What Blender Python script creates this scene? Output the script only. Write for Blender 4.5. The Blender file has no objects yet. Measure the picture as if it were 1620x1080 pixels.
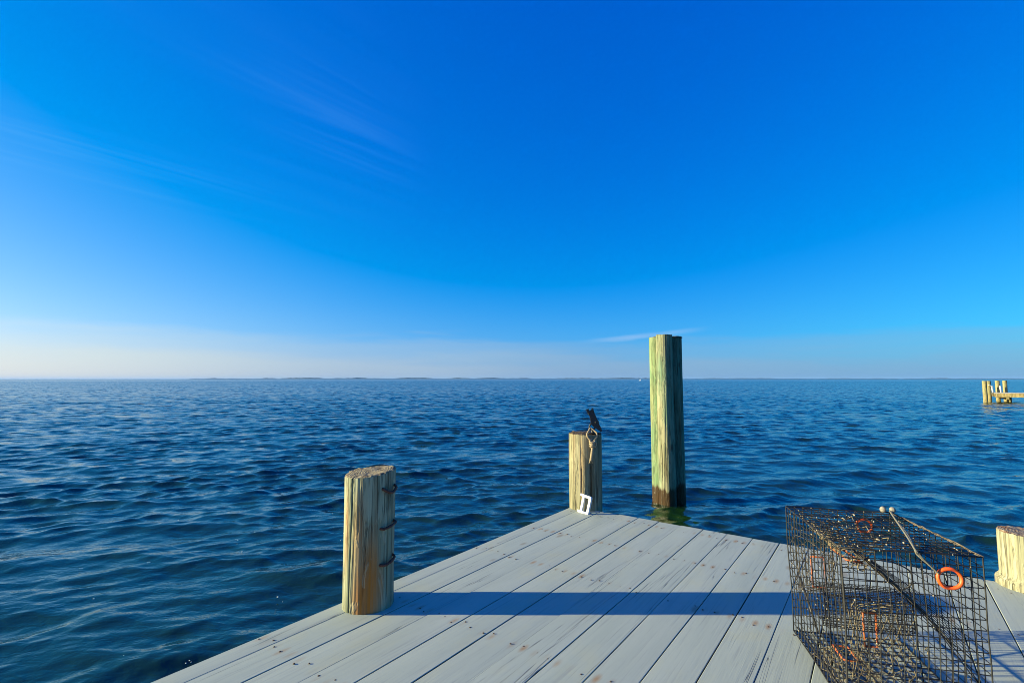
import bpy, math, random
import numpy as np
from mathutils import Vector, noise

random.seed(7)
rng = np.random.default_rng(11)
R = math.radians
S = bpy.context.scene
COL = S.collection
WATER = -0.65                      # water level; the deck top is z = 0
SUN_EL = R(13.2)                   # low sun, square on from the left (-X)

# ------------------------------------------------------------------ helpers
def link(o):
    COL.objects.link(o); return o

def tag(o, label=None, cat=None, group=None, kind=None):
    if label: o['label'] = label
    if cat: o['category'] = cat
    if group: o['group'] = group
    if kind: o['kind'] = kind
    return o

def empty(name, loc, rz=0.0):
    o = bpy.data.objects.new(name, None); link(o)
    o.empty_display_size = .1
    o.location = loc; o.rotation_euler = (0, 0, rz)
    return o

class MB:
    """collects vertices and faces for one mesh object"""
    def __init__(s): s.v = []; s.f = []; s.m = []
    def add(s, verts, faces, mi=0):
        b = len(s.v); s.v += [tuple(p) for p in verts]
        s.f += [tuple(b+i for i in f) for f in faces]; s.m += [mi]*len(faces)
    def tube(s, pts, r, n=6, closed=False, mi=0, cap=True):
        pts = [Vector(p) for p in pts]; N = len(pts)
        rr = r if isinstance(r, (list, tuple)) else [r]*N
        vs = []; up = None
        for i, p in enumerate(pts):
            if closed: t = pts[(i+1) % N]-pts[(i-1) % N]
            else: t = pts[min(i+1, N-1)]-pts[max(i-1, 0)]
            if t.length < 1e-9: t = Vector((0, 0, 1))
            t.normalize()
            if up is None:
                up = Vector((0, 0, 1)) if abs(t.z) < .9 else Vector((1, 0, 0))
            a = up-t*up.dot(t)
            if a.length < 1e-5:
                a = t.orthogonal()
            a.normalize(); up = a; b = t.cross(a)
            for k in range(n):
                w = 2*math.pi*k/n
                vs.append(p+(a*math.cos(w)+b*math.sin(w))*rr[i])
        fs = []
        for i in range(N if closed else N-1):
            j = (i+1) % N
            for k in range(n):
                k2 = (k+1) % n
                fs.append((i*n+k, i*n+k2, j*n+k2, j*n+k))
        if not closed and cap:
            fs.append(tuple(range(n-1, -1, -1))); fs.append(tuple((N-1)*n+k for k in range(n)))
        s.add(vs, fs, mi)
    def box(s, c, d, mi=0, bev=0.0, M=None):
        x, y, z = [q/2 for q in d]
        if bev <= 0:
            vs = [Vector((sx*x, sy*y, sz*z)) for sz in (-1, 1) for sy in (-1, 1) for sx in (-1, 1)]
            fs = [(0, 2, 3, 1), (4, 5, 7, 6), (0, 1, 5, 4), (2, 6, 7, 3), (0, 4, 6, 2), (1, 3, 7, 5)]
        else:
            import bmesh
            bm = bmesh.new(); bmesh.ops.create_cube(bm, size=1)
            for v in bm.verts: v.co = Vector((v.co.x*d[0], v.co.y*d[1], v.co.z*d[2]))
            bmesh.ops.bevel(bm, geom=bm.edges[:], offset=bev, segments=2, profile=.5, affect='EDGES')
            bm.verts.index_update()
            vs = [v.co.copy() for v in bm.verts]; fs = [[v.index for v in f.verts] for f in bm.faces]; bm.free()
        if M: vs = [M @ v for v in vs]
        s.add([v+Vector(c) for v in vs], fs, mi)
    def ball(s, c, r, nu=10, nv=7, sc=(1, 1, 1), mi=0, jit=0):
        vs = [Vector((0, 0, -r*sc[2]))]
        for i in range(1, nv):
            t = -math.pi/2+math.pi*i/nv
            for k in range(nu):
                w = 2*math.pi*k/nu; q = 1+random.uniform(-jit, jit)
                vs.append(Vector((r*sc[0]*q*math.cos(t)*math.cos(w), r*sc[1]*q*math.cos(t)*math.sin(w), r*sc[2]*q*math.sin(t))))
        vs.append(Vector((0, 0, r*sc[2]))); fs = []
        for k in range(nu):
            fs.append((0, 1+(k+1) % nu, 1+k))
            fs.append((len(vs)-1, 1+(nv-2)*nu+k, 1+(nv-2)*nu+(k+1) % nu))
        for i in range(nv-2):
            for k in range(nu):
                a = 1+i*nu+k; b = 1+i*nu+(k+1) % nu
                fs.append((a, b, b+nu, a+nu))
        s.add([v+Vector(c) for v in vs], fs, mi)
    def build(s, name, mats, parent=None, smooth=True, loc=None):
        me = bpy.data.meshes.new(name); me.from_pydata(s.v, [], s.f)
        for m in (mats if isinstance(mats, (list, tuple)) else [mats]): me.materials.append(m)
        me.polygons.foreach_set('material_index', s.m)
        me.polygons.foreach_set('use_smooth', [smooth]*len(s.f)); me.update()
        o = bpy.data.objects.new(name, me); link(o)
        if parent: o.parent = parent
        if loc: o.location = loc
        return o

# ------------------------------------------------------------------ materials
class NT:
    def __init__(s, name):
        s.mat = bpy.data.materials.new(name); s.mat.use_nodes = True
        s.t = s.mat.node_tree; s.n = s.t.nodes; s.l = s.t.links
        s.b = s.n['Principled BSDF']; s._co = None
    def node(s, k, **kw):
        x = s.n.new(k)
        for a, v in kw.items(): setattr(x, a, v)
        return x
    def put(s, sock, v):
        if hasattr(v, 'is_output') or isinstance(v, bpy.types.NodeSocket): s.l.new(v, sock)
        elif v is not None: sock.default_value = v
    def co(s, kind='Object'):
        if s._co is None: s._co = s.n.new('ShaderNodeTexCoord')
        return s._co.outputs[kind]
    def mapping(s, sc=(1, 1, 1), loc=(0, 0, 0), rot=(0, 0, 0), vec=None):
        m = s.node('ShaderNodeMapping'); s.put(m.inputs[0], vec or s.co())
        m.inputs['Location'].default_value = loc; m.inputs['Scale'].default_value = sc; m.inputs['Rotation'].default_value = rot
        return m.outputs[0]
    def noise(s, vec, scale=5, detail=4, rough=.55, dist=0):
        x = s.node('ShaderNodeTexNoise'); s.put(x.inputs['Vector'], vec)
        x.inputs['Scale'].default_value = scale; x.inputs['Detail'].default_value = detail
        x.inputs['Roughness'].default_value = rough; x.inputs['Distortion'].default_value = dist
        return x.outputs['Fac']
    def ramp(s, fac, stops):
        x = s.node('ShaderNodeValToRGB'); s.put(x.inputs[0], fac); e = x.color_ramp.elements
        while len(e) < len(stops): e.new(.5)
        for i, (p, c) in enumerate(stops):
            e[i].position = p
            e[i].color = (c, c, c, 1) if isinstance(c, (int, float)) else (*c, 1)
        return x.outputs[0]
    def math(s, op, a, b=None, c=None, clamp=False):
        x = s.node('ShaderNodeMath', operation=op, use_clamp=clamp)
        s.put(x.inputs[0], a)
        if b is not None: s.put(x.inputs[1], b)
        if c is not None: s.put(x.inputs[2], c)
        return x.outputs[0]
    def mix(s, f, a, b, mode='MIX'):
        x = s.node('ShaderNodeMix', data_type='RGBA', blend_type=mode)
        s.put(x.inputs['Factor'], f)
        for sk, v in ((x.inputs[6], a), (x.inputs[7], b)):
            if isinstance(v, tuple): sk.default_value = (*v, 1)
            else: s.l.new(v, sk)
        return x.outputs[2]
    def bump(s, h, strength=.4, dist=.01, nrm=None):
        x = s.node('ShaderNodeBump'); x.inputs['Strength'].default_value = strength; x.inputs['Distance'].default_value = dist
        s.put(x.inputs['Height'], h)
        if nrm: s.l.new(nrm, x.inputs['Normal'])
        return x.outputs[0]
    def done(s, col=None, rough=None, nrm=None, **kw):
        if col is not None:
            if isinstance(col, tuple): s.b.inputs['Base Color'].default_value = (*col, 1)
            else: s.l.new(col, s.b.inputs['Base Color'])
        if rough is not None: s.put(s.b.inputs['Roughness'], rough)
        if nrm is not None: s.l.new(nrm, s.b.inputs['Normal'])
        for k, v in kw.items(): s.b.inputs[k.replace('_', ' ')].default_value = v
        return s.mat

def mat_plain(name, col, rough=.6, var=.35, scale=40, metal=0, bump=.2):
    t = NT(name); n = t.noise(t.co(), scale, 4)
    c = t.mix(t.ramp(n, [(.3, 0.), (.7, 1.)]), tuple(x*(1-var) for x in col), tuple(min(1, x*(1+var)) for x in col))
    return t.done(c, rough, t.bump(n, bump, .003), Metallic=metal)

def mat_log(name, light, dark, green=(.2, .3, .17), green_amt=.3, rust=None, wet=None, seed=0.0, streak=(.30, .13, .04)):
    """weathered treated timber: vertical grain, drying checks, optional rust runs and a wet foot"""
    t = NT(name)
    g1 = t.noise(t.mapping((26, 26, .9), (seed, seed*.7, 0)), 1, 6, .6, .3)
    g2 = t.noise(t.mapping((70, 70, 1.6), (seed*2, 0, 0)), 1, 4, .6)
    g3 = t.noise(t.mapping((5, 5, 1.1), (seed*3, 1, 2)), 1, 4, .6)
    c = t.mix(t.ramp(g1, [(.38, 0.), (.60, 1.)]), dark, light)
    c = t.mix(t.math('MULTIPLY', t.ramp(g3, [(.4, 0.), (.62, 1.)]), green_amt), c, green)
    c = t.mix(t.ramp(t.noise(t.mapping((14, 14, .5), (seed*5, 3, 1)), 1, 3), [(.58, 0.), (.70, .35)]), c, streak)
    c = t.mix(t.ramp(g2, [(.34, .75), (.47, 0.)]), c, tuple(x*.35 for x in dark))
    chk = t.noise(t.mapping((17, 17, .35), (seed*4, 9, 4)), 1, 2, .4, .5)
    chk = t.ramp(t.math('ABSOLUTE', t.math('SUBTRACT', chk, .5)), [(.0, 1.), (.02, 0.)])
    chk = t.math('MULTIPLY', chk, t.ramp(t.noise(t.mapping((3, 3, 1.2), (seed, 5, 5)), 1, 2), [(.42, 0.), (.5, 1.)]))
    c = t.mix(t.math('MULTIPLY', chk, .85), c, (.03, .022, .012))
    if rust:
        for (px, py, pz, sx, sz, am, *cl) in rust:
            d = t.node('ShaderNodeVectorMath', operation='LENGTH')
            mp = t.mapping((1/sx, 1/sx, 1/sz), (-px/sx, -py/sx, -pz/sz)); t.l.new(mp, d.inputs[0])
            f = t.math('MULTIPLY', t.ramp(d.outputs['Value'], [(.25, 1.), (1., 0.)]), t.ramp(t.math('MULTIPLY_ADD', g2, .5, t.math('MULTIPLY', g1, .5)), [(.36, .12), (.56, 1.)]))
            c = t.mix(t.math('MULTIPLY', f, am), c, cl[0] if cl else (.40, .135, .016))
    pl_ = t.ramp(t.noise(t.mapping((11, 11, 2.6), (seed*6, 2, 8)), 1, 5, .6, .6), [(.50, 0.), (.53, 1.)])   # peeled patches
    c = t.mix(t.math('MULTIPLY', pl_, .26), c, tuple(min(1, x*1.45+.03) for x in light))
    c2 = t.noise(t.mapping((34, 34, 1.3), (seed*8, 1, 4)), 1, 3, .5, .8)
    c2 = t.ramp(t.math('ABSOLUTE', t.math('SUBTRACT', c2, .5)), [(.0, 1.), (.028, 0.)])
    c2 = t.math('MULTIPLY', c2, t.ramp(t.noise(t.mapping((6, 6, 3), (seed, 1, 9)), 1, 2), [(.46, 0.), (.56, 1.)]))
    c = t.mix(t.math('MULTIPLY', c2, .75), c, tuple(x*.28 for x in dark))
    vk = t.node('ShaderNodeTexVoronoi', feature='F1'); t.l.new(t.mapping((4.2, 4.2, 2.1), (seed*1.7, seed, seed*2.3)), vk.inputs['Vector']); vk.inputs['Scale'].default_value = 1
    kd = t.math('ADD', vk.outputs['Distance'], t.math('MULTIPLY', t.math('SUBTRACT', g3, .5), .12))
    c = t.mix(t.ramp(kd, [(.055, .8), (.085, .35), (.10, .7), (.13, 0.)]), c, (.09, .055, .03))     # knots
    rough = .82
    if wet is not None:
        sep = t.node('ShaderNodeSeparateXYZ'); t.l.new(t.co(), sep.inputs[0])
        zz = t.math('ADD', sep.outputs[2], t.math('MULTIPLY', t.noise(t.mapping((18, 18, 2.2)), 1, 5, .65), -.34))
        w = t.ramp(t.math('MULTIPLY_ADD', zz, 4, -4*wet+.5), [(.35, 1.), (.55, 0.)])
        wb = t.mix(t.noise(t.mapping((30, 30, 8)), 1, 4), t.mix(t.ramp(t.noise(t.mapping((16, 16, 5), (3, 3, 3)), 1, 4), [(.45, 0.), (.6, 1.)]), (.010, .008, .004), (.022, .016, .008)), (.075, .040, .014))
        c = t.mix(w, c, wb); rough = t.ramp(w, [(0, .82), (1, .35)])
    h = t.math('ADD', t.math('MULTIPLY', g1, .6), t.math('MULTIPLY', g2, .4))
    h = t.math('SUBTRACT', t.math('ADD', h, t.math('MULTIPLY', pl_, .5)), t.math('ADD', chk, t.math('MULTIPLY', c2, .6)))
    return t.done(c, rough, t.bump(h, .8, .007), Specular_IOR_Level=.25)

def mat_endgrain(name, a=(.30, .25, .16), b=(.10, .075, .05)):
    t = NT(name)
    w = t.node('ShaderNodeTexWave', wave_type='RINGS', rings_direction='Z'); t.l.new(t.co(), w.inputs[0])
    w.inputs['Scale'].default_value = 22; w.inputs['Distortion'].default_value = 2.5; w.inputs['Detail'].default_value = 3
    n = t.noise(t.co(), 28, 6, .65)
    f = t.math('MULTIPLY_ADD', n, 1.3, t.math('MULTIPLY_ADD', w.outputs['Fac'], .16, -.24))
    c = t.mix(t.ramp(f, [(.3, 0.), (.62, 1.)]), b, a)
    return t.done(c, .9, t.bump(f, .9, .012), Specular_IOR_Level=.2)

ROWS = [-.15, -.80, -1.45, -2.36, -3.04, -3.70]     # nail rows over the joists, metres back from the dock's end
def mat_deck():
    t = NT('grey_deck_paint')
    geo = t.node('ShaderNodeNewGeometry'); isl = geo.outputs['Random Per Island']
    comb = t.node('ShaderNodeCombineXYZ')
    t.l.new(t.math('MULTIPLY', isl, 37.), comb.inputs[0]); t.l.new(t.math('MULTIPLY', isl, 91.), comb.inputs[1]); t.l.new(t.math('MULTIPLY', isl, 53.), comb.inputs[2])
    va = t.node('ShaderNodeVectorMath', operation='ADD'); t.l.new(t.co(), va.inputs[0]); t.l.new(comb.outputs[0], va.inputs[1])
    v = va.outputs[0]
    big = t.noise(t.mapping((6, .8, 1), vec=v), 1, 4, .6)
    grain = t.noise(t.mapping((75, 1.7, 40), vec=v), 1, 7, .62, .6)
    fine = t.noise(t.mapping((240, 7, 90), vec=v), 1, 4, .6)
    blot = t.noise(t.mapping((3.5, 2.2, 1), vec=v), 1, 5, .65)
    c = t.mix(t.ramp(big, [(.3, 0.), (.7, 1.)]), (.33, .36, .305), (.40, .425, .36))
    c = t.mix(t.math('MULTIPLY', isl, .45), c, (.36, .395, .325))
    c = t.mix(t.ramp(blot, [(.52, 0.), (.72, .55)]), c, (.42, .41, .27))        # weathered, yellowed paint
    c = t.mix(t.ramp(grain, [(.30, .55), (.45, 0.)]), c, (.23, .245, .235))
    c = t.mix(t.ramp(fine, [(.28, .4), (.42, 0.)]), c, (.21, .225, .215))
    # drying checks: thin long dark splits, only in places
    ck = t.noise(t.mapping((22, .42, 9), (3, 1, 0), vec=v), 1, 3, .45, .9)
    ck = t.ramp(t.math('ABSOLUTE', t.math('SUBTRACT', ck, .5)), [(0., 1.), (.012, 0.)])
    ck = t.math('MULTIPLY', ck, t.ramp(t.noise(t.mapping((5, .9, 1), (8, 2, 0), vec=v), 1, 2), [(.53, 0.), (.62, 1.)]))
    c = t.mix(t.math('MULTIPLY', ck, .8), c, (.045, .045, .05))
    # knots
    vo = t.node('ShaderNodeTexVoronoi', feature='F1'); t.l.new(t.mapping((5.2, 2.1, .01), vec=v), vo.inputs['Vector']); vo.inputs['Scale'].default_value = 1
    sel = t.math('GREATER_THAN', t.noise(t.mapping((3, 1.2, 1), (4, 4, 4), vec=v), 1, 1), .52)
    k = t.math('MULTIPLY', t.ramp(t.math('ADD', vo.outputs['Distance'], t.math('MULTIPLY', t.math('SUBTRACT', fine, .5), .05)), [(.06, 1.), (.12, 0.)]), sel)
    c = t.mix(t.math('MULTIPLY', k, .6), c, (.22, .17, .11))
    # rust halos round the nails
    sep = t.node('ShaderNodeSeparateXYZ'); t.l.new(t.co(), sep.inputs[0])
    dp = None
    for r in ROWS:
        a = t.math('ABSOLUTE', t.math('SUBTRACT', sep.outputs[1], r))
        dp = a if dp is None else t.math('MINIMUM', dp, a)
    qm = t.math('MODULO', t.math('ADD', sep.outputs[0], .188-.115), .188)
    dq = None
    for off in (.032, .094, .156):
        a = t.math('ABSOLUTE', t.math('SUBTRACT', qm, off))
        dq = a if dq is None else t.math('MINIMUM', dq, a)
    d = t.math('SQRT', t.math('ADD', t.math('POWER', t.math('DIVIDE', dp, .05), 2.), t.math('POWER', t.math('DIVIDE', dq, .02), 2.)))
    d = t.math('ADD', d, t.math('MULTIPLY', t.math('SUBTRACT', blot, .5), 1.2))
    st = t.math('MULTIPLY', t.ramp(d, [(.1, 1.), (.95, 0.)]), t.ramp(t.noise(t.mapping((7, 3, 1), (1, 7, 0)), 1, 1), [(.47, .08), (.62, .8)]))
    c = t.mix(st, c, (.30, .17, .07))
    h = t.math('ADD', t.math('MULTIPLY', grain, .6), t.math('MULTIPLY', fine, .35))
    h = t.math('SUBTRACT', h, t.math('MULTIPLY', ck, .8))
    return t.done(c, .62, t.bump(h, .4, .0022), Specular_IOR_Level=.3)

def mat_water():
    t = NT('bay_water')
    v = t.co()
    m1 = t.noise(t.mapping((7, 12, 5), rot=(0, 0, .2)), 1, 3, .5, .4)
    m2 = t.noise(t.mapping((24, 36, 15), rot=(0, 0, -.25)), 1, 2, .5, .3)
    h = t.math('ADD', m1, t.math('MULTIPLY', m2, .12))
    n = t.bump(h, .27, .03)
    far = t.node('ShaderNodeAttribute', attribute_name='far').outputs['Fac']
    x = t.node('ShaderNodeTexNoise'); t.put(x.inputs['Vector'], t.mapping((1.6, 2.2, 1)))
    x.inputs['Scale'].default_value = 1; x.inputs['Detail'].default_value = 3
    sub = t.node('ShaderNodeVectorMath', operation='SUBTRACT'); t.l.new(x.outputs['Color'], sub.inputs[0]); sub.inputs[1].default_value = (.5, .5, .5)
    mul = t.node('ShaderNodeVectorMath', operation='MULTIPLY'); t.l.new(sub.outputs[0], mul.inputs[0]); mul.inputs[1].default_value = (1.1, 1.5, 0)
    sc = t.node('ShaderNodeVectorMath', operation='SCALE'); t.l.new(mul.outputs[0], sc.inputs[0]); t.l.new(far, sc.inputs['Scale'])
    ad = t.node('ShaderNodeVectorMath', operation='ADD'); t.l.new(n, ad.inputs[0]); t.l.new(sc.outputs[0], ad.inputs[1])
    nn = t.node('ShaderNodeVectorMath', operation='NORMALIZE'); t.l.new(ad.outputs[0], nn.inputs[0])
    return t.done((.006, .024, .003), t.math('MULTIPLY_ADD', far, .12, .02), nn.outputs[0], IOR=1.58, Specular_IOR_Level=.5, Specular_Tint=(.55, .88, 1, 1))

M = {}
M['deck'] = mat_deck()
M['deck_side'] = mat_log('old_framing_timber', (.22, .2, .13), (.1, .085, .05), green_amt=.2)
M['deck_edge'] = mat_plain('gap_shade_board_edge', (.05, .045, .035), .9, .4, 30)  # shade between the planks put into the colour of their sides
M['nail'] = mat_plain('rusty_nail', (.06, .025, .012), .8, .5, 300)
M['water'] = mat_water()
M['log_a'] = mat_log('pale_checked_timber', (.33, .312, .20), (.19, .175, .105), green=(.19, .26, .165), green_amt=.55,
                     rust=[(.03, -.13, .10, .085, .30, 1.), (-.01, -.13, .05, .05, .22, .9), (-.095, -.09, .42, .04, .30, .75), (.088, -.095, .15, .028, .14, .9), (-.02, -.13, .42, .05, .3, .5), (.05, -.12, .22, .05, .3, .8)], seed=1.3)
M['log_b'] = mat_log('tan_timber', (.27, .242, .145), (.17, .145, .085), green=(.2, .24, .12), green_amt=.3,
                     rust=[(.035, -.16, .22, .035, .30, .85, (.10, .055, .02)), (.026, -.16, .40, .020, .085, 1., (.012, .009, .007)), (-.06, -.15, .4, .03, .4, .4)], seed=4.1)
M['log_c'] = mat_log('stub_timber', (.33, .305, .195), (.25, .22, .14), green=(.28, .3, .17), green_amt=.35, seed=7.7)
M['pile_a'] = mat_log('green_treated_pile', (.20, .22, .10), (.14, .165, .075), green=(.13, .24, .12), green_amt=.8, wet=.06, seed=2.2)
M['pile_b'] = mat_log('bleached_treated_pile', (.26, .24, .14), (.18, .17, .09), green=(.15, .25, .15), green_amt=.75, wet=.06, seed=5.6)
M['pile_c'] = mat_log('blue_green_treated_pile', (.15, .19, .11), (.10, .13, .075), green=(.10, .2, .13), green_amt=.8, wet=.10, seed=9.1)
M['end'] = mat_endgrain('weathered_end_grain')
M['end_dark'] = mat_endgrain('dark_end_grain', (.16, .11, .06), (.04, .028, .018))
M['end_red'] = mat_endgrain('rot_stained_end_grain', (.34, .28, .2), (.13, .055, .03))
M['far_log'] = mat_log('far_pile_timber', (.32, .27, .12), (.22, .18, .08), green_amt=.25, seed=3.3)
M['far_board'] = mat_log('far_fascia_timber', (.36, .27, .11), (.26, .19, .075), green_amt=.1, seed=6.3)
M['far_deck'] = mat_plain('far_deck_boards', (.42, .39, .34), .8, .2, 3)
M['rust'] = mat_plain('rusted_iron', (.10, .030, .014), .75, .6, 90, bump=.5)
M['black_metal'] = mat_plain('black_iron', (.018, .016, .015), .5, .5, 60, bump=.4)
M['brass'] = mat_plain('dull_brown_metal', (.13, .09, .06), .6, .4, 80)
M['rope'] = mat_plain('sun_bleached_rope', (.33, .25, .15), .95, .35, 220, bump=.8)
M['white'] = mat_plain('white_pvc', (.60, .60, .58), .5, .12, 30, bump=.1)
M['wire'] = mat_plain('black_vinyl_wire', (.010, .009, .008), .65, .5, 120)
M['wire_worn'] = mat_plain('worn_silted_wire', (.11, .085, .055), .85, .6, 90, bump=.6)
M['net'] = mat_plain('silted_netting', (.15, .115, .065), .9, .6, 70, bump=.6)
M['orange'] = mat_plain('orange_plastic', (.80, .10, .012), .45, .12, 60, bump=.1)
M['orange_dull'] = mat_plain('dull_orange_coated_wire', (.36, .08, .018), .6, .45, 50, bump=.3)
M['shell'] = mat_plain('barnacle_shell', (.34, .29, .21), .9, .4, 200, bump=.6)
M['strap'] = mat_plain('faded_shock_cord', (.17, .155, .115), .9, .35, 160, bump=.6)
M['knob'] = mat_plain('grey_plastic_ball', (.24, .21, .165), .75, .35, 120, bump=.5)
M['buoy'] = mat_plain('white_buoy_plastic', (.8, .8, .8), .5, .05, 5)
M['foam'] = mat_plain('foam_white', (.65, .65, .62), .7, .1, 60)

# ------------------------------------------------------------------ world: sky, thin cirrus and a haze bank
def build_world():
    w = bpy.data.worlds.new('World'); S.world = w; w.use_nodes = True
    nt = w.node_tree; n = nt.nodes; l = nt.links
    def math(op, a, b=None, clamp=False, c=None):
        x = n.new('ShaderNodeMath'); x.operation = op; x.use_clamp = clamp
        for i, v in enumerate((a, b, c)):
            if v is None: continue
            if isinstance(v, (int, float)): x.inputs[i].default_value = v
            else: l.new(v, x.inputs[i])
        return x.outputs[0]
    def mix(f, a, b, mode='MIX'):
        x = n.new('ShaderNodeMix'); x.data_type = 'RGBA'; x.blend_type = mode
        if isinstance(f, (int, float)): x.inputs[0].default_value = f
        else: l.new(f, x.inputs[0])
        for sk, v in ((x.inputs[6], a), (x.inputs[7], b)):
            if isinstance(v, tuple): sk.default_value = (*v, 1)
            else: l.new(v, sk)
        return x.outputs[2]
    def ramp(f, stops):
        x = n.new('ShaderNodeValToRGB'); l.new(f, x.inputs[0]); e = x.color_ramp.elements
        while len(e) < len(stops): e.new(.5)
        x.color_ramp.interpolation = 'EASE'
        for i, (p, c) in enumerate(stops): e[i].position = p; e[i].color = (c, c, c, 1)
        return x.outputs[0]
    def noise_(vec, scale, detail, rough=.55, dist=0):
        x = n.new('ShaderNodeTexNoise'); l.new(vec, x.inputs['Vector'])
        x.inputs['Scale'].default_value = scale; x.inputs['Detail'].default_value = detail
        x.inputs['Roughness'].default_value = rough; x.inputs['Distortion'].default_value = dist
        return x.outputs['Fac']
    sky = n.new('ShaderNodeTexSky'); sky.sky_type = 'NISHITA'; sky.sun_disc = False
    sky.sun_elevation = SUN_EL; sky.sun_rotation = R(-90)
    sky.air_density = 1; sky.dust_density = .5; sky.ozone_density = 3
    sep = n.new('ShaderNodeSeparateColor'); l.new(sky.outputs[0], sep.inputs[0])
    r = math('MAXIMUM', math('MULTIPLY', math('SUBTRACT', sep.outputs[0], 1.40), 1.42), 0.0)
    g = math('MULTIPLY', sep.outputs[1], 1.24)
    b = math('MULTIPLY', math('POWER', math('MULTIPLY', sep.outputs[2], .1), .44), 13.6)
    tc = n.new('ShaderNodeTexCoord'); d = n.new('ShaderNodeSeparateXYZ'); l.new(tc.outputs['Generated'], d.inputs[0])
    z = d.outputs[2]
    r = math('MULTIPLY', r, ramp(math('MULTIPLY_ADD', d.outputs[0], .5, c=.5), [(.10, 1.), (.95, .2)]))
    g = math('MULTIPLY', g, ramp(math('MULTIPLY_ADD', d.outputs[0], .5, c=.5), [(.1, 1.04), (.9, .92)]))
    cc = n.new('ShaderNodeCombineColor')
    for i, x in enumerate((r, g, b)): l.new(x, cc.inputs[i])
    col = cc.outputs[0]
    zc = math('MAXIMUM', z, .02)
    # cirrus: streaks on a high layer, drawn out along one wind direction
    cv = n.new('ShaderNodeCombineXYZ')
    px = math('DIVIDE', d.outputs[0], zc); py = math('DIVIDE', d.outputs[1], zc)
    l.new(px, cv.inputs[0]); l.new(py, cv.inputs[1])
    az = R(40)
    def rotmap(sc, loc):
        m0 = n.new('ShaderNodeMapping'); l.new(cv.outputs[0], m0.inputs[0]); m0.inputs['Rotation'].default_value = (0, 0, az)
        m = n.new('ShaderNodeMapping'); l.new(m0.outputs[0], m.inputs[0]); m.inputs['Scale'].default_value = sc; m.inputs['Location'].default_value = loc
        return m.outputs[0]
    s1 = noise_(rotmap((5.2, .30, 1), (7.3, 2.4, 0)), 1, 9, .66, .5)
    s2 = noise_(rotmap((.55, .3, 1), (5.1, 1.2, 0)), 1, 3, .5)
    # the cirrus sits in the sky towards the sun (left)
    left = ramp(math('MULTIPLY_ADD', d.outputs[0], -.5, c=.5), [(.56, 0.), (.70, .5), (.84, 1.)])
    high = ramp(z, [(.20, 0.), (.46, 1.)])
    ci = math('MULTIPLY', math('MULTIPLY', ramp(s1, [(.40, 0.), (.80, 1.)]), ramp(s2, [(.40, .0), (.62, 1.)])), math('MULTIPLY', left, high))
    col = mix(math('MULTIPLY', ci, .30), col, (3.3, 7.5, 11.5))
    # low stratus/haze bank along the horizon: ragged top, thinner to the right
    bv = n.new('ShaderNodeCombineXYZ'); l.new(math('MULTIPLY', d.outputs[0], 1.0), bv.inputs[0]); l.new(d.outputs[1], bv.inputs[1]); l.new(math('MULTIPLY', z, 9.0), bv.inputs[2])
    bn = noise_(bv.outputs[0], 3.1, 6, .55, .2)
    edge = math('ADD', math('MULTIPLY', math('SUBTRACT', bn, .5), .085), math('ADD', .055, math('MULTIPLY', d.outputs[0], -.006)))
    bank = ramp(math('ADD', math('MULTIPLY', math('SUBTRACT', edge, z), 10.0), .5), [(.18, 0.), (.45, .45), (.85, 1.)])
    sunward = ramp(math('MULTIPLY_ADD', d.outputs[0], -.5, c=.5), [(.12, 0.), (.40, .10), (.62, .42), (.9, 1.)])
    bcol = mix(sunward, (2.7, 4.2, 6.1), (8.1, 8.6, 7.6))
    col = mix(math('MULTIPLY', bank, .62), col, bcol)
    # one thin wisp above the bank, right of centre
    xr = math('DIVIDE', d.outputs[0], math('MAXIMUM', d.outputs[1], .05))
    line = math('SUBTRACT', z, math('MULTIPLY_ADD', xr, .085, c=.062))
    wn = noise_(bv.outputs[0], 9, 5)
    line = math('ABSOLUTE', math('ADD', line, math('MULTIPLY', math('SUBTRACT', wn, .5), .012)))
    wisp = math('MULTIPLY', ramp(math('MULTIPLY', line, 100.0), [(.0, 1.), (.75, 0.)]), ramp(xr, [(.12, 0.), (.24, 1.), (.33, .7), (.42, 0.)]))
    col = mix(math('MULTIPLY', wisp, .30), col, (5.6, 7.0, 9.2))
    bg = n['Background']; col = mix(1.0, col, (.81, .81, .81), 'MULTIPLY'); l.new(col, bg.inputs[0]); bg.inputs[1].default_value = .05
build_world()
sun = bpy.data.lights.new('sun', 'SUN'); sun.energy = 5.0; sun.angle = R(.53); sun.color = (1.0, .915, .56)
so = link(bpy.data.objects.new('sun', sun))
sd = Vector((math.cos(SUN_EL), 0, -math.sin(SUN_EL)))          # light travels towards +X and down
so.rotation_euler = sd.to_track_quat('-Z', 'Y').to_euler(); so.location = (-20, 0, 8)

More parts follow.
